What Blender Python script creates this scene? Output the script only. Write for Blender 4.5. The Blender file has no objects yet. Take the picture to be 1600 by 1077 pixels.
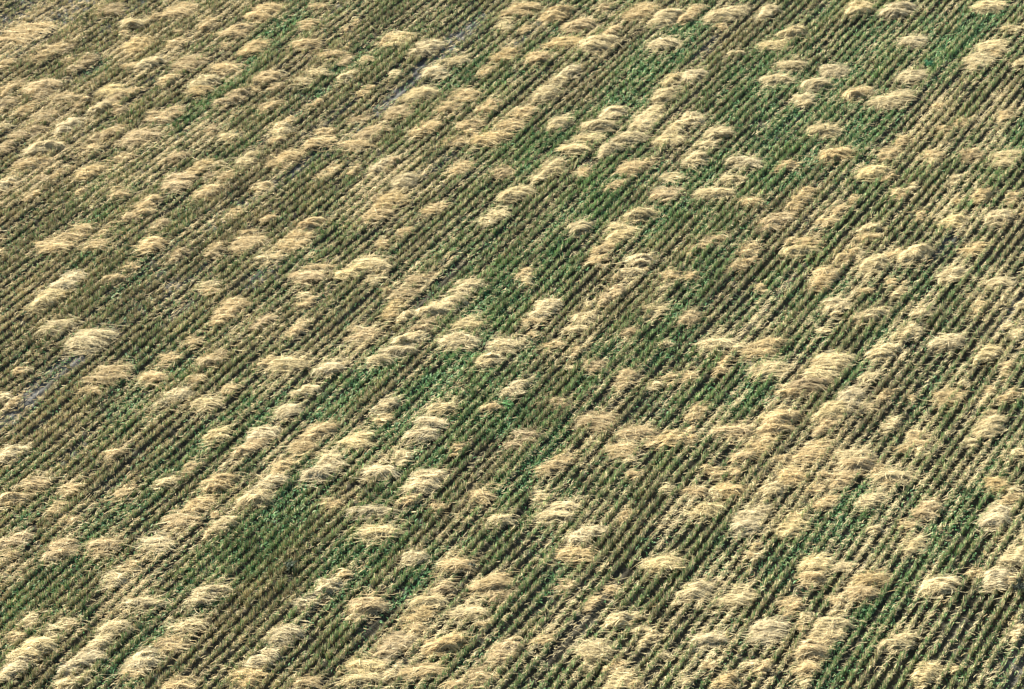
import bpy, math
import numpy as np

# ------------------------------------------------------------------ camera, sky, sun
scene = bpy.context.scene
PITCH = math.radians(35.0)          # looking down
DIST = 85.4                         # metres to the middle of the picture
FPX = 4330.0                        # focal length in photo pixels (photo 1600 wide)
cam_data = bpy.data.cameras.new("camera")
cam_data.sensor_width = 36.0
cam_data.lens = 36.0 * FPX / 1600.0
cam_data.clip_start = 1.0
cam_data.clip_end = 9000.0
cam = bpy.data.objects.new("camera", cam_data)
scene.collection.objects.link(cam)
CAM = np.array([0.0, -DIST * math.cos(PITCH), DIST * math.sin(PITCH)])
cam.location = CAM
cam.rotation_euler = (math.pi / 2 - PITCH, 0, 0)
scene.camera = cam

SUN_EL = math.radians(35.0)
SUN_AZ = math.radians(-62.0)        # from +Y (view direction) towards +X; negative = from the left
world = bpy.data.worlds.new("World")
scene.world = world
world.use_nodes = True
wn = world.node_tree
wn.nodes.clear()
sky = wn.nodes.new("ShaderNodeTexSky")
sky.sky_type = 'NISHITA'
sky.sun_disc = False
sky.sun_elevation = SUN_EL
sky.sun_rotation = SUN_AZ
bg = wn.nodes.new("ShaderNodeBackground")
bg.inputs["Strength"].default_value = 0.07
wo = wn.nodes.new("ShaderNodeOutputWorld")
wn.links.new(sky.outputs[0], bg.inputs[0])
wn.links.new(bg.outputs[0], wo.inputs[0])

sun_data = bpy.data.lights.new("sun", 'SUN')
sun_data.energy = 5.0
sun_data.angle = math.radians(0.5)
sun_data.color = (1.0, 0.965, 0.86)
sun = bpy.data.objects.new("sun", sun_data)
scene.collection.objects.link(sun)
sun.rotation_euler = (math.pi / 2 - SUN_EL, 0, -SUN_AZ + math.pi)
sun.location = (-30, 20, 60)

scene.view_settings.view_transform = 'Standard'
scene.view_settings.look = 'None'
scene.view_settings.gamma = 1.0
scene.view_settings.exposure = 1.55
scene.cycles.max_bounces = 5
scene.cycles.diffuse_bounces = 3

rng = np.random.default_rng(7)

# ------------------------------------------------------------------ photo point -> ground point
CP, SP = math.cos(PITCH), math.sin(PITCH)
def at(px, py, z=0.0):
    px = np.asarray(px, float); py = np.asarray(py, float)
    a = (px - 800.0) / FPX
    b = -(py - 538.5) / FPX
    dx = a
    dy = CP + b * SP
    dz = -SP + b * CP
    t = (z - CAM[2]) / dz
    return CAM[0] + dx * t, CAM[1] + dy * t
def to_px(x, y, z=0.0):
    rx, ry, rz = x - CAM[0], y - CAM[1], z - CAM[2]
    depth = ry * CP - rz * SP
    up = ry * SP + rz * CP
    return 800 + FPX * rx / depth, 538.5 - FPX * up / depth
def px_per_m(py):
    return 50.7 * (py + 2493.0) / 3033.0

ROW_AZ = math.radians(29.6)                       # the stubble rows run this far right of the view
RD = np.array([math.sin(ROW_AZ), math.cos(ROW_AZ)])
RN = np.array([math.cos(ROW_AZ), -math.sin(ROW_AZ)])

# ------------------------------------------------------------------ helpers
def vnoise(x, y, scale, seed, ax=None):
    """smooth value noise 0..1 in ground metres; ax = stretch along the rows"""
    if ax is not None:
        u = (x * RD[0] + y * RD[1]) / (scale * ax); v = (x * RN[0] + y * RN[1]) / scale
    else:
        u = x / scale; v = y / scale
    g = np.random.default_rng(seed).random((512, 512))
    u = u + 4096.5; v = v + 4096.5
    iu = np.floor(u).astype(int); iv = np.floor(v).astype(int)
    fu = u - iu; fv = v - iv
    fu = fu * fu * (3 - 2 * fu); fv = fv * fv * (3 - 2 * fv)
    a = g[iu % 512, iv % 512]; b = g[(iu + 1) % 512, iv % 512]
    c = g[iu % 512, (iv + 1) % 512]; d = g[(iu + 1) % 512, (iv + 1) % 512]
    return (a * (1 - fu) + b * fu) * (1 - fv) + (c * (1 - fu) + d * fu) * fv

def make_ribbons(name, P, W, S, C, mat, link=True):
    """P (N,K,3) points, W (N,K) widths, S (N,3) or (N,K,3) side vectors, C (N,3) colours"""
    N, K, _ = P.shape
    if S.ndim == 2:
        S = np.repeat(S[:, None, :], K, 1)
    half = S * (W[..., None] * 0.5)
    V = np.stack([P - half, P + half], 2).reshape(-1, 3)
    base = (np.arange(N)[:, None] * K + np.arange(K - 1)[None, :]) * 2
    F = np.stack([base, base + 1, base + 3, base + 2], -1).reshape(-1, 4)
    me = bpy.data.meshes.new(name)
    nf = len(F)
    me.vertices.add(len(V)); me.vertices.foreach_set("co", V.astype(np.float32).ravel())
    me.loops.add(nf * 4); me.loops.foreach_set("vertex_index", F.astype(np.int32).ravel())
    me.polygons.add(nf)
    me.polygons.foreach_set("loop_start", np.arange(nf, dtype=np.int32) * 4)
    me.polygons.foreach_set("loop_total", np.full(nf, 4, dtype=np.int32))
    at_ = me.attributes.new("tint", 'FLOAT_COLOR', 'POINT')
    cc = np.ones((N, K * 2, 4), np.float32); cc[..., :3] = C[:, None, :]
    at_.data.foreach_set("color", cc.ravel())
    me.update(calc_edges=True)
    me.materials.append(mat)
    o = bpy.data.objects.new(name, me)
    if link: scene.collection.objects.link(o)
    return o

def unit(v):
    return v / np.maximum(np.linalg.norm(v, axis=-1, keepdims=True), 1e-9)

def ribbon_mat(name, translucency, rough, spec):
    m = bpy.data.materials.new(name); m.use_nodes = True
    n = m.node_tree; n.nodes.clear()
    out = n.nodes.new("ShaderNodeOutputMaterial")
    att = n.nodes.new("ShaderNodeAttribute"); att.attribute_name = "tint"
    geo = n.nodes.new("ShaderNodeNewGeometry")
    no = n.nodes.new("ShaderNodeTexNoise"); no.inputs["Scale"].default_value = 14.0; no.inputs["Detail"].default_value = 3
    n.links.new(geo.outputs["Position"], no.inputs["Vector"])
    mr = n.nodes.new("ShaderNodeMapRange")
    mr.inputs[1].default_value = 0.3; mr.inputs[2].default_value = 0.7; mr.inputs[3].default_value = 0.82; mr.inputs[4].default_value = 1.15
    n.links.new(no.outputs[0], mr.inputs[0])
    mul = n.nodes.new("ShaderNodeVectorMath"); mul.operation = 'SCALE'
    n.links.new(att.outputs["Color"], mul.inputs[0]); n.links.new(mr.outputs[0], mul.inputs["Scale"])
    p = n.nodes.new("ShaderNodeBsdfPrincipled")
    p.inputs["Roughness"].default_value = rough
    p.inputs["Specular IOR Level"].default_value = spec
    n.links.new(mul.outputs[0], p.inputs["Base Color"])
    t = n.nodes.new("ShaderNodeBsdfTranslucent"); n.links.new(mul.outputs[0], t.inputs[0])
    mix = n.nodes.new("ShaderNodeMixShader"); mix.inputs[0].default_value = translucency
    n.links.new(p.outputs[0], mix.inputs[1]); n.links.new(t.outputs[0], mix.inputs[2])
    n.links.new(mix.outputs[0], out.inputs[0])
    return m
M_STRAW = ribbon_mat("dry_straw", 0.18, 0.6, 0.3)
M_STUBBLE = ribbon_mat("cut_stubble", 0.12, 0.75, 0.2)
M_GREEN = ribbon_mat("green_leaf", 0.3, 0.55, 0.3)

def warp(U, V):
    """the rows are not quite straight: sideways shift of a row at (U along, V across)"""
    x, y = U * RD[0] + V * RN[0], U * RD[1] + V * RN[1]
    return 0.20 * (vnoise(x, y, 9.0, 21) - .5) + 0.05 * (vnoise(x, y, 2.5, 22) - .5)

def crest(x, y):
    """1 on the crest of a stubble row, 0 in the furrow"""
    u = x * RD[0] + y * RD[1]; v = x * RN[0] + y * RN[1]
    return .5 + .5 * np.cos((v - warp(u, v)) / .3 * 2 * np.pi)

# ------------------------------------------------------------------ ground
def soil_material():
    m = bpy.data.materials.new("grey_soil"); m.use_nodes = True
    n = m.node_tree; p = n.nodes["Principled BSDF"]
    p.inputs["Roughness"].default_value = 0.95
    p.inputs["Specular IOR Level"].default_value = 0.1
    geo = n.nodes.new("ShaderNodeNewGeometry")
    n1 = n.nodes.new("ShaderNodeTexNoise"); n1.inputs["Scale"].default_value = 0.35; n1.inputs["Detail"].default_value = 8; n1.inputs["Roughness"].default_value = 0.65
    n2 = n.nodes.new("ShaderNodeTexNoise"); n2.inputs["Scale"].default_value = 9.0; n2.inputs["Detail"].default_value = 6; n2.inputs["Roughness"].default_value = 0.7
    for q in (n1, n2): n.links.new(geo.outputs["Position"], q.inputs["Vector"])
    r1 = n.nodes.new("ShaderNodeValToRGB")
    r1.color_ramp.elements[0].position = 0.35; r1.color_ramp.elements[0].color = (0.045, 0.042, 0.028, 1)
    r1.color_ramp.elements[1].position = 0.70; r1.color_ramp.elements[1].color = (0.095, 0.088, 0.062, 1)
    att = n.nodes.new("ShaderNodeAttribute"); att.attribute_name = "dry"
    mb = n.nodes.new("ShaderNodeMix"); mb.data_type = 'RGBA'; mb.inputs[7].default_value = (0.13, 0.13, 0.12, 1)
    n.links.new(att.outputs["Fac"], mb.inputs[0]); n.links.new(r1.outputs[0], mb.inputs[6])
    r2 = n.nodes.new("ShaderNodeValToRGB")
    r2.color_ramp.elements[0].position = 0.30; r2.color_ramp.elements[0].color = (0.55, 0.52, 0.50, 1)
    r2.color_ramp.elements[1].position = 0.70; r2.color_ramp.elements[1].color = (1.25, 1.22, 1.18, 1)
    n.links.new(n1.outputs[0], r1.inputs[0]); n.links.new(n2.outputs[0], r2.inputs[0])
    mx = n.nodes.new("ShaderNodeMix"); mx.data_type = 'RGBA'; mx.blend_type = 'MULTIPLY'; mx.inputs[0].default_value = 1.0
    n.links.new(mb.outputs[2], mx.inputs[6]); n.links.new(r2.outputs[0], mx.inputs[7])
    n.links.new(mx.outputs[2], p.inputs["Base Color"])
    b = n.nodes.new("ShaderNodeBump"); b.inputs["Strength"].default_value = 0.9; b.inputs["Distance"].default_value = 0.05
    n.links.new(n2.outputs[0], b.inputs["Height"]); n.links.new(b.outputs[0], p.inputs["Normal"])
    return m
me = bpy.data.meshes.new("ground")
# a fine middle with low planting ridges along the rows, a coarse rim out to the horizon
gu = np.concatenate([[-4000, -400, -60], np.arange(-36, 36.01, 0.15), [60, 400, 4000]])   # along rows
gv = np.concatenate([[-4000, -400, -60], np.arange(-36, 36.001, 0.05), [60, 400, 4000]])
UU, VV = np.meshgrid(gu, gv, indexing='ij')
GX = UU * RD[0] + VV * RN[0]; GY = UU * RD[1] + VV * RN[1]
inner = (np.abs(UU) <= 36) & (np.abs(VV) <= 36)
GZ = np.where(inner, 0.038 * np.cos((VV - warp(UU, VV)) / 0.3 * 2 * np.pi) + 0.05 * (vnoise(GX, GY, 0.2, 11) - 0.5) - 0.03, -0.03)
gV = np.stack([GX, GY, GZ], -1).reshape(-1, 3)
nu, nv = len(gu), len(gv)
ii, jj = np.meshgrid(np.arange(nu - 1), np.arange(nv - 1), indexing='ij')
b0 = (ii * nv + jj)
gF = np.stack([b0, b0 + 1, b0 + nv + 1, b0 + nv], -1).reshape(-1, 4)[:, ::-1]
me.vertices.add(len(gV)); me.vertices.foreach_set("co", gV.astype(np.float32).ravel())
me.loops.add(len(gF) * 4); me.loops.foreach_set("vertex_index", gF.astype(np.int32).ravel())
me.polygons.add(len(gF))
me.polygons.foreach_set("loop_start", np.arange(len(gF), dtype=np.int32) * 4)
me.polygons.foreach_set("loop_total", np.full(len(gF), 4, dtype=np.int32))
me.update(calc_edges=True)
me.materials.append(soil_material())
ground = bpy.data.objects.new("ground", me)
scene.collection.objects.link(ground)
ground["kind"] = "structure"
ground["label"] = "grey brown soil of the harvested field under the stubble rows"

# ------------------------------------------------------------------ what the field carries where (photo coordinates)
def blobs(px, py, lst):
    """max of soft ellipses (cx, cy, rx, ry, strength) whose long axis follows the rows when rx is tagged"""
    r = np.zeros_like(px)
    for cx, cy, rl, rw, s in lst:      # rl = half length along the rows, rw = half width across, in photo px
        dx, dy = px - cx, py - cy
        a = math.atan2(cy + 2493.0, 3800.0 - cx)
        u = dx * math.cos(a) - dy * math.sin(a)
        v = dx * math.sin(a) + dy * math.cos(a)
        d = (u / rl) ** 2 + (v / rw) ** 2
        r = np.maximum(r, s * np.clip(1.35 - d, 0, 1))
    return r
def line_dist(px, py, x0, y0, x1, y1):
    dx, dy = x1 - x0, y1 - y0; L = math.hypot(dx, dy)
    return np.abs((px - x0) * dy - (py - y0) * dx) / L, ((px - x0) * dx + (py - y0) * dy) / L ** 2

GREEN = [(700, 590, 190, 26, 1), (560, 600, 120, 22, .9), (640, 740, 90, 20, .7), (1010, 110, 120, 30, 1), (980, 160, 120, 20, .8),
         (860, 220, 70, 16, 1), (1290, 190, 160, 45, .9), (1180, 150, 110, 40, .7), (1170, 110, 90, 20, .6), (420, 840, 130, 38, .9), (330, 900, 120, 30, .6),
         (90, 900, 130, 30, .6), (60, 1000, 80, 24, .7), (200, 1040, 90, 26, .9), (560, 870, 110, 30, .8), (900, 340, 120, 26, .8),
         (1050, 310, 120, 24, .7), (1120, 400, 80, 26, .6), (1180, 600, 60, 20, .9), (1200, 580, 50, 15, .9), (1330, 800, 60, 24, 1),
         (1500, 60, 90, 24, .9), (1430, 70, 50, 15, .9), (1540, 20, 60, 20, 1), (1480, 850, 110, 36, .7), (1340, 1000, 90, 26, .7),
         (150, 110, 30, 10, .4), (430, 50, 70, 14, 1), (400, 90, 60, 10, .9), (330, 160, 100, 12, .7), (170, 320, 60, 10, .9), (150, 290, 40, 8, .9),
         (150, 385, 60, 10, .7), (510, 710, 80, 26, .8), (350, 690, 110, 26, .6), (240, 620, 90, 24, .6), (260, 740, 100, 20, .7),
         (30, 740, 50, 12, .8), (60, 800, 60, 10, 1), (770, 610, 90, 30, .8), (800, 640, 60, 24, .9), (820, 720, 100, 26, .7),
         (960, 560, 90, 30, .8), (1040, 520, 80, 26, .8), (750, 470, 90, 24, .8), (860, 460, 70, 20, .5), (690, 480, 50, 12, .6), (730, 520, 50, 10, 1),
         (150, 940, 60, 14, .5), (870, 920, 50, 12, .8), (650, 900, 60, 16, .9), (1240, 860, 80, 22, .7), (1120, 870, 90, 22, .7),
         (1350, 560, 70, 16, .8), (1290, 480, 60, 14, .8), (1400, 500, 80, 16, .5), (610, 80, 60, 10, .7), (720, 120, 60, 14, .6), (530, 120, 50, 10, .7),
         (680, 640, 60, 18, 1), (600, 660, 60, 18, .8), (860, 790, 60, 20, .5), (1250, 200, 90, 30, .8), (1350, 200, 80, 24, .8), (1560, 250, 70, 20, .5),
         (1190, 470, 50, 16, .5), (1470, 620, 60, 20, .4), (1090, 640, 50, 14, .5), (1560, 870, 60, 16, .5), (1130, 330, 60, 16, .7)]
LOOSE = [(60, 60, 110, 45, .7), (170, 130, 200, 60, .75), (330, 60, 130, 26, .5), (60, 250, 130, 50, .6), (240, 230, 180, 50, .55), (420, 260, 170, 30, .5),
         (330, 340, 150, 26, .4), (640, 250, 170, 44, .55), (760, 190, 170, 40, .6), (820, 70, 130, 30, .6), (960, 40, 110, 30, .5), (1060, 60, 60, 20, .5),
         (560, 330, 120, 30, .5), (620, 470, 130, 26, .5), (560, 530, 110, 24, .45), (260, 640, 130, 24, .3), (400, 620, 110, 26, .45), (390, 520, 120, 24, .35),
         (1340, 300, 120, 34, .5), (1440, 230, 120, 36, .5), (1560, 180, 80, 24, .4), (1500, 320, 140, 40, .6), (1400, 360, 130, 34, .55), (1300, 440, 110, 30, .4),
         (1560, 440, 90, 40, .3), (1440, 500, 110, 26, .7), (1560, 560, 100, 34, .9), (1500, 620, 120, 28, .7), (1450, 690, 120, 30, .65), (1570, 700, 90, 26, .6),
         (1200, 710, 140, 34, .7), (1100, 700, 110, 30, .7), (1290, 700, 90, 24, .8), (1150, 800, 150, 34, .6), (1040, 800, 120, 30, .45), (1240, 780, 110, 26, .7),
         (1360, 870, 140, 30, .7), (1470, 780, 90, 24, .6), (1560, 860, 90, 30, .7), (1300, 940, 130, 30, .7), (1420, 940, 90, 24, .3), (1540, 1000, 120, 40, .4),
         (1250, 1040, 110, 34, .7), (1090, 930, 120, 30, .5), (1100, 1020, 110, 30, .45), (960, 900, 120, 30, .4), (880, 860, 110, 26, .35), (820, 950, 120, 30, .5),
         (740, 900, 110, 40, .6), (700, 960, 110, 36, .6), (800, 1030, 120, 30, .6), (930, 1010, 110, 28, .4), (660, 1000, 110, 30, .6), (760, 760, 100, 20, .4),
         (620, 720, 70, 18, .4), (440, 720, 120, 26, .5), (320, 780, 120, 24, .55), (250, 850, 120, 20, .4), (70, 860, 120, 26, .5), (160, 800, 120, 20, .4),
         (170, 960, 130, 24, .35), (60, 1020, 90, 24, .5), (440, 960, 90, 24, .4), (950, 620, 110, 24, .35), (1000, 520, 90, 20, .35), (920, 520, 90, 24, .3),
         (960, 470, 80, 16, .4), (1180, 520, 90, 26, .3), (1090, 560, 90, 20, .3), (1220, 640, 110, 24, .45), (840, 670, 100, 20, .35), (900, 720, 120, 24, .4), (1010, 760, 110, 26, .35)]
GREEN = [(a_, b_, c_ * 1.15, d_ * 1.35, e_) for a_, b_, c_, d_, e_ in GREEN]
BROWN = [(800, 400, 170, 50, .8), (1120, 430, 150, 50, .9), (1100, 480, 130, 36, .7), (1400, 600, 160, 60, .9), (1480, 400, 90, 30, .8), (940, 100, 120, 26, .6),
         (630, 30, 120, 36, .9), (780, 690, 120, 40, .9), (700, 800, 120, 26, .7), (60, 330, 100, 40, .7), (430, 250, 150, 20, .7), (80, 560, 130, 60, .8),
         (260, 430, 150, 40, .6), (1180, 90, 120, 40, .6), (1010, 720, 110, 26, .5), (1300, 850, 90, 20, .5), (900, 200, 60, 20, .9), (60, 80, 60, 16, .9), (100, 260, 90, 20, .7)]
OLIVE = [(430, 900, 110, 60, 1), (370, 860, 90, 40, .6), (960, 540, 160, 60, .5), (1010, 600, 120, 40, .5), (60, 310, 70, 30, .5), (580, 820, 100, 40, .5), (340, 370, 100, 26, .4)]
BARE = [(50, 15, 130, 26, .45), (130, 5, 60, 16, .5), (60, 600, 130, 9, .8), (200, 500, 120, 6, .5), (290, 400, 120, 5, .5), (30, 640, 60, 14, 1), (140, 545, 60, 10, .8), (700, 75, 90, 13, 1), (620, 150, 80, 10, 1), (560, 200, 60, 8, .8), (470, 260, 70, 6, .7),
        (370, 330, 90, 6, .7), (340, 350, 60, 7, .9), (410, 430, 60, 8, .6), (520, 180, 60, 6, .6), (90, 30, 120, 16, .8), (200, 20, 60, 8, .7), (530, 10, 50, 7, .6),
        (1110, 70, 50, 8, .55), (290, 440, 60, 8, .5), (250, 400, 50, 6, .5), (1240, 190, 60, 6, .4), (1180, 560, 50, 8, .6), (1480, 380, 40, 9, .5), (230, 130, 60, 6, .5),
        (1590, 1040, 70, 24, .45), (1570, 500, 50, 10, .4), (100, 720, 70, 8, .4), (690, 250, 50, 6, .5), (820, 60, 60, 5, .5), (490, 470, 60, 6, .4)]
GAPLINES = [(593, 1077, 745, 880), (1130, 560, 1260, 400), (1185, 690, 1300, 545), (745, 560, 800, 490), (20, 655, 120, 560),
            (640, 490, 730, 410), (560, 1000, 640, 905), (830, 1077, 985, 890), (905, 600, 990, 515), (360, 260, 520, 130), (250, 520, 330, 450), (60, 160, 160, 95)]

# ------------------------------------------------------------------ stubble
gpx_, gpy_ = to_px(gV[:, 0], gV[:, 1])
near = (np.abs(gV[:, 0]) < 45) & (np.abs(gV[:, 1]) < 45)
dry = np.where(near, np.clip(blobs(gpx_, gpy_, BARE) * 1.2 * (.4 + vnoise(gV[:, 0], gV[:, 1], .5, 12)), 0, 1), 0)
da = ground.data.attributes.new("dry", 'FLOAT', 'POINT'); da.data.foreach_set("value", dry.astype(np.float32))
PMX, PMY = 130, 130                 # keep growing a little beyond the frame (photo px)
SP_ROW, SP_HILL = 0.30, 0.14
ku = np.arange(-34, 34, SP_HILL); kv = np.arange(-112, 113) * SP_ROW
U, V = np.meshgrid(ku, kv, indexing='ij')
row_id = np.repeat(np.arange(len(kv))[None, :], len(ku), 0).ravel()
row_off = rng.normal(0, 0.012, len(kv)); row_ph = rng.random(len(kv)) * SP_HILL
row_str = np.clip(rng.normal(1.0, 0.13, len(kv)), .62, 1.25)
U = (U + row_ph[None, :]).ravel() + rng.normal(0, 0.05, U.size)
V = (V + row_off[None, :]).ravel()
V = V + warp(U, V) + .055 * (vnoise(U, np.round(V / SP_ROW) * 5.3, 3.0, 23) - .5) + rng.normal(0, 0.011, V.size)
HX = U * RD[0] + V * RN[0]; HY = U * RD[1] + V * RN[1]
px, py = to_px(HX, HY)
keep = (px > -PMX) & (px < 1600 + PMX) & (py > -PMY) & (py < 1077 + PMY)
HX, HY, px, py, row_id = HX[keep], HY[keep], px[keep], py[keep], row_id[keep]
bare = blobs(px, py, BARE)
gap = np.zeros_like(px)
for g in GAPLINES:
    d, t = line_dist(px, py, *g)
    gap = np.maximum(gap, np.where((t > 0) & (t < 1) & (d < 5.5), 0.9, 0))
drop = np.maximum(bare * .62 * (.25 + vnoise(HX, HY, .45, 37)), gap)
patch = vnoise(HX, HY, 0.9, 31, ax=2.2) * .6 + vnoise(HX, HY, 0.16, 36) * .4
along = HX * RD[0] + HY * RD[1]
weak = vnoise(along, row_id * 7.3, 2.3, 38)                         # stretches where a row came up thin
strength = row_str[row_id] * (0.62 + 0.85 * patch) * np.clip((weak - .12) / .24, .12, 1)
alive = (rng.random(len(HX)) > drop) & (rng.random(len(HX)) > 0.06)
HX, HY, px, py, row_id, strength, bare = [a[alive] for a in (HX, HY, px, py, row_id, strength, bare)]
n_h = len(HX)
zone_brown = np.clip(blobs(px, py, BROWN) + 0.55 * (vnoise(HX, HY, 2.2, 33, ax=1.6) - .42), 0, 1)
zone_olive = np.clip(blobs(px, py, OLIVE) + 0.6 * (vnoise(HX, HY, 2.8, 34) - .5), 0, 1)
left_warm = np.clip((700 - px) / 800, 0, 1)
NB = 32
cnt = NB
idx = np.repeat(np.arange(n_h), cnt)
n = len(idx)
al = rng.uniform(-.085, 0.085, n); ac = np.clip(rng.normal(0, 0.021, n), -.046, .046)       # root offsets along and across
rx = HX[idx] + al * RD[0] + ac * RN[0]; ry = HY[idx] + al * RD[1] + ac * RN[1]
hill_h = (0.145 + 0.075 * rng.random(n_h)) * np.clip(strength, .55, 1.4) * (1 + 0.35 * zone_olive) * (1 - 0.45 * bare)
h = hill_h[idx] * rng.uniform(0.5, 1.1, n) * (1 - 2.2 * np.abs(al)) * 1.08
lean_a = al * 0.9 + rng.normal(0, 0.035, n); lean_c = ac * .5 + rng.normal(0, 0.012, n)
tx = rx + lean_a * RD[0] + lean_c * RN[0]; ty = ry + lean_a * RD[1] + lean_c * RN[1]
P = np.zeros((n, 3, 3))
P[:, 0] = np.stack([rx, ry, np.full(n, -0.04)], -1)
P[:, 2] = np.stack([tx, ty, h], -1)
P[:, 1] = (P[:, 0] * .5 + P[:, 2] * .5); P[:, 1, 2] += 0.02
leafy = rng.random(n) < 0.11                                       # some blades flop over
P[leafy, 2, 0] += rng.normal(0, .04, leafy.sum()); P[leafy, 2, 1] += rng.normal(0, .04, leafy.sum()); P[leafy, 2, 2] *= 0.62
ang = rng.random(n) * math.pi
S = np.stack([np.cos(ang), np.sin(ang), rng.normal(0, .25, n)], -1); S = unit(S)
W = np.stack([np.full(n, .012), np.full(n, .016), np.full(n, .012)], -1) * rng.uniform(.7, 1.3, (n, 1))
tan_c = np.array([.62, .51, .29]); brown_c = np.array([.34, .27, .165]); olive_c = np.array([.29, .30, .135]); greenish = np.array([.19, .27, .11]); warm_c = np.array([.42, .30, .155])
q = rng.random(n)
zb = zone_brown[idx]; zo = zone_olive[idx]; lw = left_warm[idx]
C = np.where((q < .40 - .25 * zb)[:, None], tan_c, np.where((q < .65)[:, None], brown_c * 1.15, np.where((q < .84 - .25 * zo + .07 * lw)[:, None], olive_c, greenish)))
C = C * (1 - .45 * zb[:, None]) + brown_c * .45 * zb[:, None]
C = C * (1 - .4 * zo[:, None]) + np.array([.22, .19, .07]) * .4 * zo[:, None]
C = C * (1 - .25 * lw[:, None]) + warm_c * .25 * lw[:, None]
gz = blobs(px, py, GREEN)[idx]; gst = vnoise(HX, HY, .8, 39, ax=5.0)[idx]
gmask = rng.random(n) < (.55 * gst * (1 - .6 * lw) + .34 * gz)
C[gmask] = np.array([.18, .29, .105]) * rng.uniform(.8, 1.2, (int(gmask.sum()), 1))
hill_t = rng.uniform(.78, 1.22, n_h) * (0.85 + .3 * vnoise(HX, HY, .6, 35))
C = C * hill_t[idx][:, None] * rng.uniform(.75, 1.25, (n, 1))
st = make_ribbons("stubble", P, W, S, C, M_STUBBLE)
st["kind"] = "stuff"; st["label"] = "brown and olive cut stubble in close diagonal rows across the whole field"

# ------------------------------------------------------------------ green regrowth and weeds between the rows
def scatter_px(nn, seed):
    r = np.random.default_rng(seed)
    x = r.uniform(-27, 27, nn); y = r.uniform(-25, 33, nn)
    p, q_ = to_px(x, y)
    k = (p > -PMX) & (p < 1600 + PMX) & (q_ > -PMY) & (q_ < 1077 + PMY)
    return x[k], y[k], p[k], q_[k]
gx, gy, gpx, gpy = scatter_px(800000, 41)
gd = blobs(gpx, gpy, GREEN)
gn = vnoise(gx, gy, 1.1, 42, ax=4.0); gn2 = vnoise(gx, gy, .25, 43, ax=3.5)
warm = np.clip((620 - gpx) / 500, 0, 1) * np.clip((520 - gpy) / 400, 0, 1)
dens = np.clip(0.34 + 0.95 * gd + 1.0 * (gn - .5), 0.03, 1) * np.clip(0.25 + 1.6 * (gn2 - .25), 0, 1.2)
dens = dens * (1 - .72 * warm * (1 - gd)) * (1 - .35 * blobs(gpx, gpy, BARE))
k = rng.random(len(gx)) < dens * (.45 + .5 * gd + .4 * crest(gx, gy))
gx, gy, gdk = gx[k], gy[k], gd[k]
n = len(gx)
hh = rng.uniform(.02, .095, n) * (1 + .5 * gdk)
a1 = rng.random(n) * 2 * math.pi; ll = rng.uniform(.03, .12, n)
P = np.zeros((n, 3, 3))
P[:, 0] = np.stack([gx, gy, np.full(n, -.02)], -1)
P[:, 1] = np.stack([gx + np.cos(a1) * ll * .4, gy + np.sin(a1) * ll * .4, hh * .8], -1)
P[:, 2] = np.stack([gx + np.cos(a1) * ll * 1.2, gy + np.sin(a1) * ll * 1.2, hh], -1)
S = np.stack([-np.sin(a1), np.cos(a1), rng.normal(0, .2, n)], -1)
W = np.stack([np.full(n, .014), np.full(n, .026), np.full(n, .005)], -1) * rng.uniform(.7, 1.5, (n, 1))
ga = np.array([.085, .205, .075]); gb = np.array([.165, .31, .12]); gc_ = np.array([.28, .35, .15])
q = rng.random(n)
C = np.where((q < .45)[:, None], ga, np.where((q < .8)[:, None], gb, gc_)) * rng.uniform(.75, 1.3, (n, 1))
gr = make_ribbons("green_regrowth", P, W, unit(S), C, M_GREEN)
gr["kind"] = "stuff"; gr["label"] = "green shoots and weeds growing low between the stubble rows"

# ------------------------------------------------------------------ straw
PALE = np.array([.69, .565, .305]); GOLD = np.array([.60, .45, .22]); DULL = np.array([.45, .335, .17])
def strands(cx, cy, n, length, rot, zfun, r, tone, spread, frizz=.1, wid=.014, K=5, lock=None):
    """n straws around arrays cx, cy following the height function zfun"""
    L = length * r.uniform(.55, 1.1, n)
    th = rot + r.normal(0, spread, n)
    fz = r.random(n) < frizz
    th[fz] = r.random(fz.sum()) * math.pi
    L[fz] *= .45
    bend = r.normal(0, .10, n)
    zl = 0.0; cl_ = 1.0
    if lock is not None:                                            # straws lie in wisps that share a bend and a height
        m = int(lock.max()) + 1
        th = np.where(fz, th, th * .45 + rot * .55 + r.normal(0, .2, m)[lock])
        bend = bend * .4 + r.normal(-.09, .12, m)[lock]
        zl = np.clip(r.normal(0, .028, m), -.045, .07)[lock]; cl_ = r.uniform(.82, 1.08, m)[lock][:, None]
    s = np.linspace(-.5, .5, K)[None, :] * L[:, None]
    b = (bend * L)[:, None] * ((np.linspace(-1, 1, K) ** 2)[None, :] - .4)
    X = cx[:, None] + np.cos(th)[:, None] * s - np.sin(th)[:, None] * b
    Y = cy[:, None] + np.sin(th)[:, None] * s + np.cos(th)[:, None] * b
    Z = zfun(X, Y) + (r.normal(0, .012, n) + zl + np.where(fz, .03, 0))[:, None]
    tilt = r.normal(0, .025, n)[:, None] * np.linspace(-1, 1, K)[None, :]
    Z = np.maximum(Z + tilt, .015)
    P = np.stack([X, Y, Z], -1)
    S = np.stack([-np.sin(th), np.cos(th), r.normal(0, .35, n)], -1)
    W = np.repeat((wid * r.uniform(.6, 1.4, n))[:, None], K, 1)
    W[:, 0] *= .5; W[:, -1] *= .4
    t = {0: PALE, 1: GOLD, 2: DULL}[tone]
    oth = r.random(n)
    C = np.where((oth < .72)[:, None], t, np.where((oth < .9)[:, None], PALE * 1.05, DULL * .8)) * r.uniform(.78, 1.2, (n, 1)) * cl_
    return P, W, unit(S), C

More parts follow.
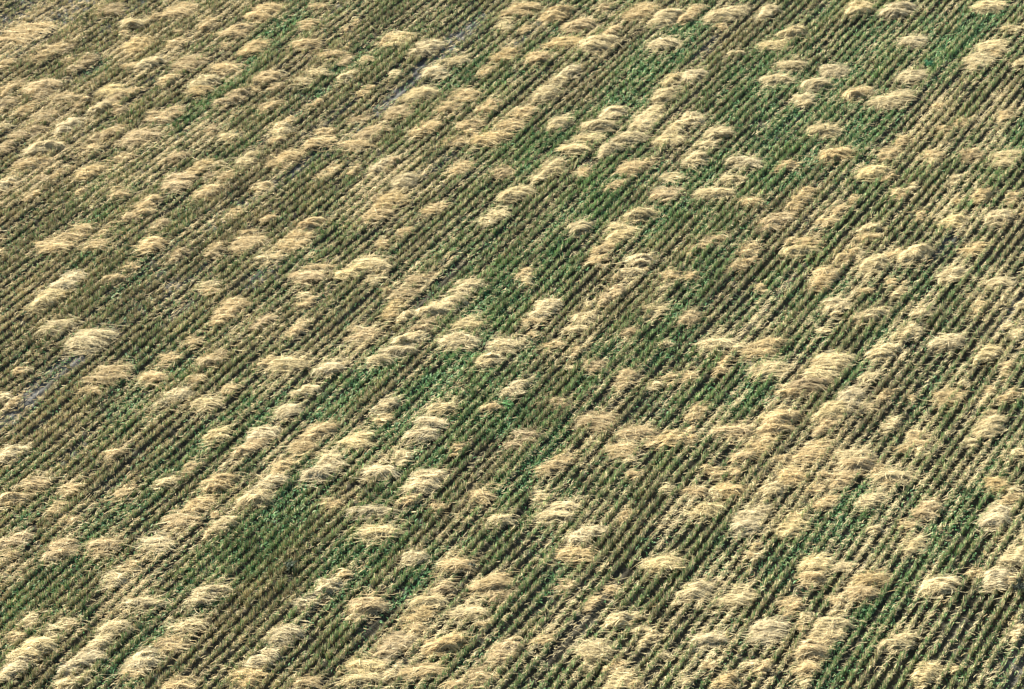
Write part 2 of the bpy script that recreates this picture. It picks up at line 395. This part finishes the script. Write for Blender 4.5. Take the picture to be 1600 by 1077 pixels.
def drape(X, Y):
    """height at which lying straw rests on the stubble rows"""
    return .12 + .012 * np.cos((X * RN[0] + Y * RN[1] - warp(X * RD[0] + Y * RD[1], X * RN[0] + Y * RN[1])) / .3 * 2 * np.pi) + .03 * (vnoise(X, Y, .35, 55) - .5)

def heap_parts(cxp, cyp, wp, hp, tone, r, density=1.0, lift=1.0):
    """a heap seen at photo point (cxp, cyp), wp wide and hp tall in photo px: overlapping armfuls of straw"""
    s = px_per_m(cyp)
    Wm = wp / s * r.uniform(.9, 1.1)
    hm = hp / s * r.uniform(.74, 1.0)
    Hh = (.038 + .054 * min(1.2, Wm / 1.2)) * r.uniform(.7, 1.5) * lift
    x0, y0 = at(cxp, cyp, .2)
    depth = max(.22, (hm - Hh * CP * .5) / SP)
    nb = max(1, int(round(depth / r.uniform(.24, .38))))
    if tone != 0 and r.random() < .55 or r.random() < .22:          # a thin, spread-out heap
        Hh *= .5; density *= r.uniform(.4, .65); Wm *= 1.08
    density *= r.uniform(.75, 1.15)
    out = []
    for i in range(nb):
        f = (i + .5) / nb - .5
        along = f * depth
        bx = x0 + along * RD[0] / RD[1] * (1.0 if nb > 1 else .5) + np.clip(r.normal(0, .06), -.12, .12) * Wm
        by = y0 + along
        bw = Wm * (r.uniform(.62, .92) if nb > 1 else 1.0)
        bd = depth / nb * (1.4 if nb > 1 else 1.0) * r.uniform(.85, 1.15)
        bh = Hh * r.uniform(.5, 1.4)
        rot = r.normal(.06, .10)
        ca, sa = math.cos(rot), math.sin(rot)
        bumps = [(r.uniform(-.7, .7), r.uniform(-.5, .5), r.uniform(.25, .5), r.uniform(-.35, .35)) for _ in range(3)]
        skew = r.uniform(-.25, .25)
        def zf(X, Y, bx=bx, by=by, bw=bw, bd=bd, bh=bh, ca=ca, sa=sa, bumps=bumps, skew=skew):
            u = ((X - bx) * ca + (Y - by) * sa) / (bw * .5); v = (-(X - bx) * sa + (Y - by) * ca) / (bd * .5)
            e = np.clip(1 - np.abs(u - skew * (1 - u * u)) ** 2.2, 0, 1) ** .75 * np.clip(1 - np.abs(v) ** 2.4 * .8, 0, 1)
            m = 1.0
            for bu, bv, br, ba in bumps:
                m = m + ba * np.exp(-((u - bu) ** 2 + (v - bv) ** 2 * .5) / br ** 2)
            return drape(X, Y) + bh * e * m
        nn = int(max(150, 1350 * bw * bd * density))
        m = max(8, nn // 9); lk = r.integers(0, m, nn)
        u = np.clip(r.uniform(-.75, .75, m)[lk] + r.normal(0, .18, nn), -1, 1) * .72
        v = np.clip(r.normal(0, .58, m)[lk] + r.normal(0, .09, nn), -1.6, 1.6)
        shrink = np.sqrt(np.clip(1 - (v * .62) ** 2, .12, 1))
        lu = u * bw * .5 * shrink; lv = v * bd * .5
        X = bx + lu * ca - lv * sa + (lv * .30 if nb > 1 else 0); Y = by + lu * sa + lv * ca
        Y = Y - .09 * bw * (u * 1.3) ** 2 + .04 * bw
        ho = vnoise(X, Y, .17, 61); thin = (ho > (.44 if cxp < 520 and cyp < 420 else .34)) | (r.random(nn) < .2)
        edge = r.random(nn) < .17                                  # strays round the heap
        ea = edge * np.clip(r.normal(0, .26, nn), -.5, .5); X = X + ea * RD[0] + edge * r.normal(0, .13, nn); Y = Y + ea * RD[1]
        X, Y, lk = X[thin], Y[thin], lk[thin]; nn = len(X)
        out.append(strands(X, Y, nn, min(.75, bw * .62), rot, zf, r, tone, .17, frizz=.10, wid=.0115, lock=lk))
    return [np.concatenate(q_) for q_ in zip(*out)]

# heaps read off the photo in nine tiles, three times enlarged: (x, y, width, height, tone)
T = {}
T[(0, 0)] = """110,150,230,110,1;230,240,150,110,1;840,45,200,80,1;610,105,130,45,0;1240,50,200,90,1;970,105,90,60,1;1110,140,170,70,1;700,290,140,60,0
380,290,110,90,1;640,210,170,90,1;180,410,220,70,1;530,415,160,60,0;870,290,140,70,2;1045,315,130,50,1;1190,220,160,70,1;800,360,130,45,1;960,375,140,60,0
1230,355,150,60,1;1570,250,130,50,1;1480,330,120,45,0;1415,372,100,35,0;930,420,150,60,1;470,500,120,50,0;330,580,130,70,0;310,450,150,50,1;220,530,150,50,1
1080,450,140,80,1;1270,490,110,50,1;1310,595,130,50,0;790,530,130,80,1;1070,630,110,50,0;650,640,150,60,1;520,610,120,60,1;200,690,180,50,0;430,680,120,50,1
1160,740,130,80,0;930,780,130,80,1;430,800,150,60,1;120,760,150,60,1;30,850,90,80,0;840,840,150,70,1;970,890,110,70,1;1220,870,120,60,1;560,900,120,60,1
690,940,130,60,1;640,1000,120,60,1;1340,740,170,80,1;1460,670,120,50,1;1060,820,110,50,1;380,1060,120,40,1;120,610,160,60,2;1530,610,110,40,1
1540,800,120,60,1;1450,1040,120,50,1;1090,1000,110,50,1;500,40,170,70,2;1440,200,140,50,1;820,200,110,60,1;40,400,90,60,1;1290,650,100,40,1"""
T[(533, 0)] = """40,350,90,60,0;260,180,150,80,0;400,220,170,90,0;130,270,60,30,1;530,275,170,50,0;430,330,110,55,0;680,325,80,50,1;360,440,150,55,0
580,435,130,50,1;500,495,130,50,1;270,520,150,50,1;150,610,150,60,1;80,670,180,40,1;380,595,140,70,1;840,35,180,90,1;770,110,110,50,0;1010,60,150,80,1
1130,110,150,60,1;1040,190,200,60,1;1190,200,170,70,0;920,265,140,45,1;780,250,130,60,1;1070,330,120,60,0;1020,370,120,40,0;960,430,170,70,0;850,520,140,50,1
780,580,140,50,1;690,640,190,60,1;600,580,130,70,1;700,490,120,60,1;540,655,130,40,1;1010,575,150,72,0;1270,525,150,60,0;1190,585,170,50,0;1150,640,160,50,0
1090,690,150,40,0;1420,560,150,70,0;1350,640,170,45,0;1260,700,120,60,0;1000,770,150,70,0;930,820,110,50,0;830,900,160,70,0;750,800,140,60,1;1360,780,150,60,1
1290,860,120,70,1;1550,370,110,60,0;1520,440,130,60,0;1480,510,90,40,0;1560,590,110,50,0;1540,650,140,50,0;1235,25,90,45,2;1400,45,160,90,1;1520,80,160,80,0
1490,200,150,60,0;1270,140,110,50,1;180,770,120,60,0;290,840,120,60,0;220,930,170,90,1;150,1000,150,50,1;430,970,130,50,1;700,1010,160,80,0;1110,1060,150,50,0
1410,1000,150,50,0;1330,1060,150,50,0;1510,900,160,60,1;1550,820,110,50,0;1130,800,90,50,1;560,780,100,50,1"""
T[(1066, 0)] = """200,60,190,80,0;40,60,100,90,1;400,50,120,70,0;520,145,150,50,0;440,205,160,60,0;510,300,150,40,0;450,365,150,45,0;710,325,150,50,0;640,390,130,50,0
570,460,150,60,0;830,30,150,70,0;1000,45,160,70,0;1420,20,180,50,0;1070,190,160,60,0;1540,130,120,40,0;1460,210,160,60,0;1380,280,140,90,0;1580,290,80,40,0
1080,355,170,50,0;830,430,170,45,1;980,460,180,80,0;50,350,130,50,0;40,550,130,50,0;165,620,150,60,0;120,670,100,40,0;60,740,130,50,0;280,750,180,50,0
240,830,130,30,0;150,900,200,50,0;730,720,180,50,1;490,765,130,50,1;670,605,150,45,0;330,940,130,50,1;900,800,170,50,0;960,710,150,60,1;560,920,110,100,1
440,1030,150,90,1;1520,740,160,80,0;1180,720,90,40,1;1340,720,130,60,2;1020,900,120,60,1;1400,910,130,60,1;1550,920,100,60,1;1480,1010,160,50,0
1260,1030,160,60,0;880,1060,130,40,0;680,1030,110,50,1;1520,530,90,50,1;1030,650,80,50,1;1320,570,100,50,1;1200,490,70,30,1"""
T[(0, 360)] = """290,50,200,90,1;450,60,130,50,1;320,235,150,70,0;230,310,170,90,0;260,450,180,80,0;420,505,200,80,0;510,670,210,105,1;1160,60,180,90,1;710,60,170,70,1
1390,40,170,70,1;1260,125,140,35,0;520,215,120,30,1;610,165,90,30,1;1070,370,150,90,1;1230,420,110,70,1;1400,450,110,70,1;1440,210,150,50,1;1520,160,120,40,1
900,520,100,50,1;1000,590,150,70,1;720,680,130,50,1;920,690,110,50,1;830,760,150,50,0;760,800,130,50,0;980,800,160,50,0;1360,620,170,60,0;1540,640,150,60,0
1080,730,90,50,1;1430,740,130,50,0;1360,840,130,60,0;1030,950,150,60,0;1220,940,180,70,0;1180,1000,140,70,1;1490,940,180,70,1;1430,1010,130,60,1
60,1040,160,60,0;60,800,80,50,1;540,1040,110,40,1;1550,1060,110,50,0;420,740,110,40,1;800,590,110,40,1"""
T[(533, 360)] = """60,180,130,60,0;140,150,150,60,0;160,220,100,40,0;590,265,205,70,0;380,215,150,60,2;290,290,160,60,2;240,370,130,80,1;100,480,180,70,1
480,350,200,90,0;380,440,150,50,2;310,500,180,50,0;610,435,150,50,0;540,510,180,60,0;260,560,170,40,0;190,600,110,50,0;770,530,170,60,0;690,600,150,40,0
950,360,155,85,0;890,420,110,40,1;870,190,110,50,1;1150,400,150,40,0;1100,455,130,30,0;1000,530,110,30,1;1290,20,120,50,0;1230,80,110,50,1;1190,130,110,50,1
1410,140,150,50,0;1350,190,150,40,0;1260,300,110,80,1;1460,360,150,50,0;1550,200,100,40,1;1360,470,110,40,2;1510,525,90,30,0;820,730,140,60,0;210,820,160,70,0
190,870,110,40,1;480,825,150,50,0;400,890,160,60,0;360,950,150,60,0;80,970,170,70,0;280,1050,90,50,0;690,820,110,30,1;1340,690,120,90,1;1560,690,100,50,1
1200,885,170,70,2;1370,940,200,55,1;1540,960,150,80,1;1040,810,130,50,2;850,980,150,90,2;1040,1060,100,40,1;1320,1020,150,60,1;1180,630,130,50,2"""
T[(1066, 360)] = """150,45,150,50,1;310,80,110,50,1;270,150,140,50,1;40,205,90,50,1;600,45,150,50,1;550,90,180,40,0;850,20,130,40,1;780,110,130,60,1
900,150,150,60,0;1100,100,190,60,0;650,220,150,80,1;715,345,140,60,0;890,395,190,50,0;1270,205,180,70,0;1480,235,150,50,0;1380,80,140,60,1;1130,370,130,80,0
1040,470,150,60,0;1250,515,180,70,0;950,560,180,60,0;370,540,190,90,1;140,525,160,50,0;420,640,220,60,0;680,630,200,110,0;1430,570,140,70,0;790,780,170,70,0
700,840,190,90,0;40,400,120,50,2;600,720,220,60,2;670,900,150,80,1;230,930,200,45,1;60,850,120,70,1;450,890,200,90,1;370,1000,150,70,1;40,680,100,50,1
1230,780,150,60,1;1110,970,140,90,1;1430,920,170,90,0;1530,770,100,60,1;600,1030,160,80,1;790,1050,190,70,0;300,1050,130,50,1;20,950,90,70,1;1585,345,60,40,0"""
T[(0, 717)] = """170,110,150,50,1;70,175,140,50,1;320,130,100,50,1;260,220,110,60,1;590,140,100,60,1;790,100,120,40,0;890,35,110,50,1;1020,110,150,80,1
910,210,170,80,1;850,285,170,60,1;1260,110,170,60,0;1200,175,220,70,0;720,385,180,60,0;290,420,200,80,1;500,400,150,50,1;70,370,150,80,1;30,450,100,50,1
1060,290,130,60,0;530,560,110,60,0;600,490,110,50,1;670,665,190,40,0;1010,605,170,40,0;940,650,150,60,0;1520,590,150,60,0;1460,650,140,60,0;280,775,180,70,0
150,890,170,90,0;80,960,150,70,0;550,785,170,60,0;480,850,120,60,0;370,950,170,90,0;860,770,200,60,0;790,860,150,60,1;670,930,200,60,0;620,990,110,40,1
1230,925,170,70,0;1330,820,170,60,0;1150,1020,190,80,1;820,1055,150,50,1;1430,1040,130,60,1;1520,40,190,85,0;1330,30,140,60,1;1560,200,100,60,1
310,1050,110,50,0;140,745,110,40,0;20,1000,90,60,0;70,820,100,40,1"""
T[(533, 717)] = """180,50,180,50,0;400,95,180,90,0;310,190,120,60,1;130,235,260,40,0;180,335,220,50,0;340,455,130,60,0;550,495,190,60,1;470,595,160,50,1
720,555,150,40,1;690,590,200,50,1;740,630,130,50,2;420,660,160,40,0;130,680,240,60,1;370,720,150,60,1;600,710,180,50,0;230,870,200,80,1;480,865,200,60,1
390,985,200,50,1;120,960,170,50,0;90,1020,190,60,0;760,900,150,80,1;640,1020,150,60,1;540,1055,130,50,1;990,30,170,50,1;1050,215,160,50,0;1000,265,190,40,0
745,280,120,40,0;1140,350,140,70,0;1100,440,190,60,1;1500,490,190,70,0;1050,580,100,50,2;1300,750,180,60,0;1160,890,200,60,0;1300,1030,150,80,0;940,840,120,50,1
1440,830,100,80,0;650,170,130,50,1;1580,640,80,60,0;20,530,70,50,1"""
T[(1066, 717)] = """100,235,210,60,0;230,140,150,50,1;330,250,180,80,0;420,140,140,60,0;510,70,190,60,1;290,310,150,40,0;530,300,170,100,0;680,200,120,60,1
740,90,150,60,1;970,75,190,50,0;890,180,150,70,0;1460,260,150,80,0;1470,110,110,70,1;1150,230,150,70,1;1530,180,110,50,1;800,20,200,50,1;650,490,160,60,0
620,550,130,50,1;870,560,190,70,1;850,620,150,50,1;1200,590,220,60,0;1080,400,130,70,0;1560,450,150,80,0;1470,560,160,70,0;60,610,150,80,0;260,640,200,90,0
400,800,200,80,0;690,790,190,90,0;620,880,200,80,1;1010,850,190,60,0;120,840,150,60,0;1130,1000,150,100,0;1560,800,90,60,0;210,1040,130,60,1;490,660,130,50,1
580,970,130,50,1;60,140,110,40,1"""
ents = []
for (ox, oy), txt in T.items():
    for item in txt.replace("\n", ";").split(";"):
        if not item.strip(): continue
        x, y, w, hgt, t = [float(v) for v in item.split(",")]
        ents.append((ox + x / 2.995, oy + y / 2.995, w / 2.995, hgt / 2.995, int(t)))
score = [e[2] * e[3] * (1.35 if e[4] == 0 else 1.0 if e[4] == 1 else .7) for e in ents]
order = sorted(range(len(ents)), key=lambda i: -score[i])
heaps = sorted(order[:300], key=lambda i: (ents[i][1], ents[i][0]))
rest = sorted(order[300:])

def words(e):
    w, hgt, t = e[2], e[3], e[4]
    size = "broad" if w > 61 else "small" if w < 44 else "medium"
    form = "flat" if hgt < 16 else "tall" if hgt > 27 else "low"
    tone = ("pale", "golden", "dull brown")[t]
    return size, form, tone
used = set()
GROUP = "straw heaps lying across the stubble rows"
for i in heaps:
    e = ents[i]
    r = np.random.default_rng(1000 + i)
    P, W, S, C = heap_parts(*e, r)
    C = C * r.uniform(.86, 1.06) * (1 + np.array([.01, 0, -.05]) * np.clip(r.normal(), -1.5, 1.5))   # some weathered, some fresh
    x0, y0 = at(e[0], e[1], .18)
    P = P - np.array([x0, y0, 0.0])
    o = make_ribbons("straw_heap", P, W, S, C, M_STRAW)
    o.location = (x0, y0, 0)
    a, b, c = words(e)
    lab = f"{a} {b} {c} straw heap, {e[0] / 16:.0f} percent across and {e[1] / 10.77:.0f} percent down"
    if lab in used:
        lab = f"{a} {b} {c} straw heap, {e[0] / 16:.1f} percent across and {e[1] / 10.77:.1f} percent down"
    used.add(lab)
    o["label"] = lab; o["category"] = "straw heap"; o["group"] = GROUP

# ------------------------------------------------------------------ loose straw: thin mats and single straws
parts = []
for i in rest:
    r = np.random.default_rng(1000 + i)
    parts.append(heap_parts(*ents[i], r, density=.8, lift=.85))
for _ in range(300):                                                # small torn scraps, thickest at the upper left and on the right
    r = np.random.default_rng(9000 + _)
    z = r.random()
    if z < .30: sx, sy = r.uniform(-20, 620), r.uniform(-20, 400)
    elif z < .72: sx, sy = r.uniform(950, 1620), r.uniform(200, 1090)
    else: sx, sy = r.uniform(-20, 1620), r.uniform(-20, 1090)
    if blobs(np.array([sx]), np.array([sy]), GREEN + BARE)[0] > .3: continue
    parts.append(heap_parts(sx, sy, r.uniform(16, 38), r.uniform(9, 20), 1 if r.random() < .6 else 2 if z < .30 else 0, r, density=.6, lift=.6))
lx, ly, lpx, lpy = scatter_px(2600000, 51)
ld = blobs(lpx, lpy, LOOSE)
cl = vnoise(lx, ly, .55, 52) * .6 + vnoise(lx, ly, .22, 53) * .4
ldens = np.clip(.16 + .22 * (cl - .3) + 1.5 * ld * (1.0 + .35 * np.clip((650 - lpx) / 200, 0, 1) * np.clip((430 - lpy) / 150, 0, 1) + .6 * np.clip((lpx - 950) / 200, 0, 1)) * np.clip((cl - .30) * 3.2, 0, 1.3), 0, 1) * (1 - .35 * blobs(lpx, lpy, BARE))
streak = np.clip((vnoise(lx, ly, .30, 56, ax=7.0) * .65 + vnoise(lx, ly, .9, 57, ax=3.0) * .35 - .34) * 4.5, .12, 1.7)
halo = np.zeros(len(lx))                                            # straw dragged out along the rows round each heap
for e in ents:
    hx, hy = at(e[0], e[1], .1); sc_ = px_per_m(e[1])
    near_ = np.nonzero((np.abs(lx - hx) < 1.8) & (np.abs(ly - hy) < 1.8))[0]
    ddx, ddy = lx[near_] - hx, ly[near_] - hy
    ua = (ddx * RD[0] + ddy * RD[1]) / .75; va = (ddx * RN[0] + ddy * RN[1]) / (e[2] / sc_ * .5)
    halo[near_] = np.maximum(halo[near_], np.clip(1.25 - ua * ua - va * va, 0, 1))
ldens = np.clip(ldens * streak + .62 * halo * np.clip(streak, .4, 1.3), 0, 1.5)
k = rng.random(len(lx)) < ldens * .8 * (.12 + .88 * crest(lx, ly) ** 1.7)
lx, ly = lx[k], ly[k]
zn = vnoise(lx, ly, .4, 54)
rr = np.random.default_rng(77)
def zloose(X, Y):
    return drape(X, Y)
lpx2, lpy2 = to_px(lx, ly)
half = rr.random(len(lx)) < np.clip(.2 + lpx2 / 1800, .2, .8)
for tone, sel in ((0, half), (1, ~half)):
    parts.append(strands(lx[sel], ly[sel], int(sel.sum()),   .19, .3, zloose, rr, tone, .5, frizz=.25, wid=.0095, K=5))
P, W, S, C = [np.concatenate(q_) for q_ in zip(*parts)]
lo = make_ribbons("loose_straw", P, W, S, C, M_STRAW)
lo["kind"] = "stuff"; lo["label"] = "loose straw scattered thinly over the stubble between the heaps"
# ------------------------------------------------------------------ a few single weeds standing above the stubble
def weed(pxx, pyy, hgt, rad, nleaf, col, lab, seed):
    r = np.random.default_rng(seed)
    x0, y0 = at(pxx, pyy, hgt * .6)
    e = bpy.data.objects.new("weed_plant", None); scene.collection.objects.link(e)
    e.location = (x0, y0, 0); e["label"] = lab; e["category"] = "weed"
    ns = 5
    a = r.random(ns) * 2 * math.pi
    t = np.linspace(0, 1, 5)
    P = np.zeros((ns, 5, 3))
    P[..., 0] = np.cos(a)[:, None] * rad * .6 * t ** 1.5; P[..., 1] = np.sin(a)[:, None] * rad * .6 * t ** 1.5
    P[..., 2] = hgt * t * r.uniform(.7, 1, ns)[:, None] - .03 * (t == 0)
    S = unit(np.stack([-np.sin(a), np.cos(a), a * 0], -1))
    so = make_ribbons("stem", P, np.full((ns, 5), .02), S, np.tile(np.array(col) * .9, (ns, 1)), M_GREEN)
    so.parent = e
    k_ = r.integers(0, ns, nleaf); q_ = r.integers(1, 5, nleaf)
    c0 = P[k_, q_] + r.normal(0, .02, (nleaf, 3)); b = r.random(nleaf) * 2 * math.pi; L = r.uniform(.4, 1.0, nleaf) * rad
    D = np.stack([np.cos(b) * L, np.sin(b) * L, r.uniform(-.2, .5, nleaf) * L], -1)
    LP = np.stack([c0, c0 + D * .5 + [0, 0, .02], c0 + D], 1)
    LW = np.tile([.012, .045, .006], (nleaf, 1)) * r.uniform(.7, 1.3, (nleaf, 1))
    lf = make_ribbons("leaves", LP, LW, unit(np.stack([-np.sin(b), np.cos(b), r.normal(0, .3, nleaf)], -1)),
                      np.array(col) * r.uniform(.7, 1.3, (nleaf, 1)), M_GREEN)
    lf.parent = e
weed(453, 884, .38, .17, 90, (.030, .042, .018), "tall dark green weed standing alone in the olive stubble at lower left", 901)
weed(1592, 918, .30, .20, 110, (.022, .028, .016), "near black leafy weed beside pale straw at the right edge of the photo", 902)
weed(736, 886, .24, .13, 60, (.03, .04, .02), "small dark weed at the upper end of a dark furrow near the bottom centre", 903)
weed(797, 632, .26, .18, 80, (.09, .20, .06), "bright green weed tuft just below a pale straw heap near the middle", 904)
weed(1450, 100, .0 + .2, .2, 80, (.05, .17, .07), "fresh green weed tuft between straw heaps near the upper right corner", 905)

print("heaps", len(heaps), "rest", len(rest), "hills", n_h, "green", len(gx), "loose", len(P))
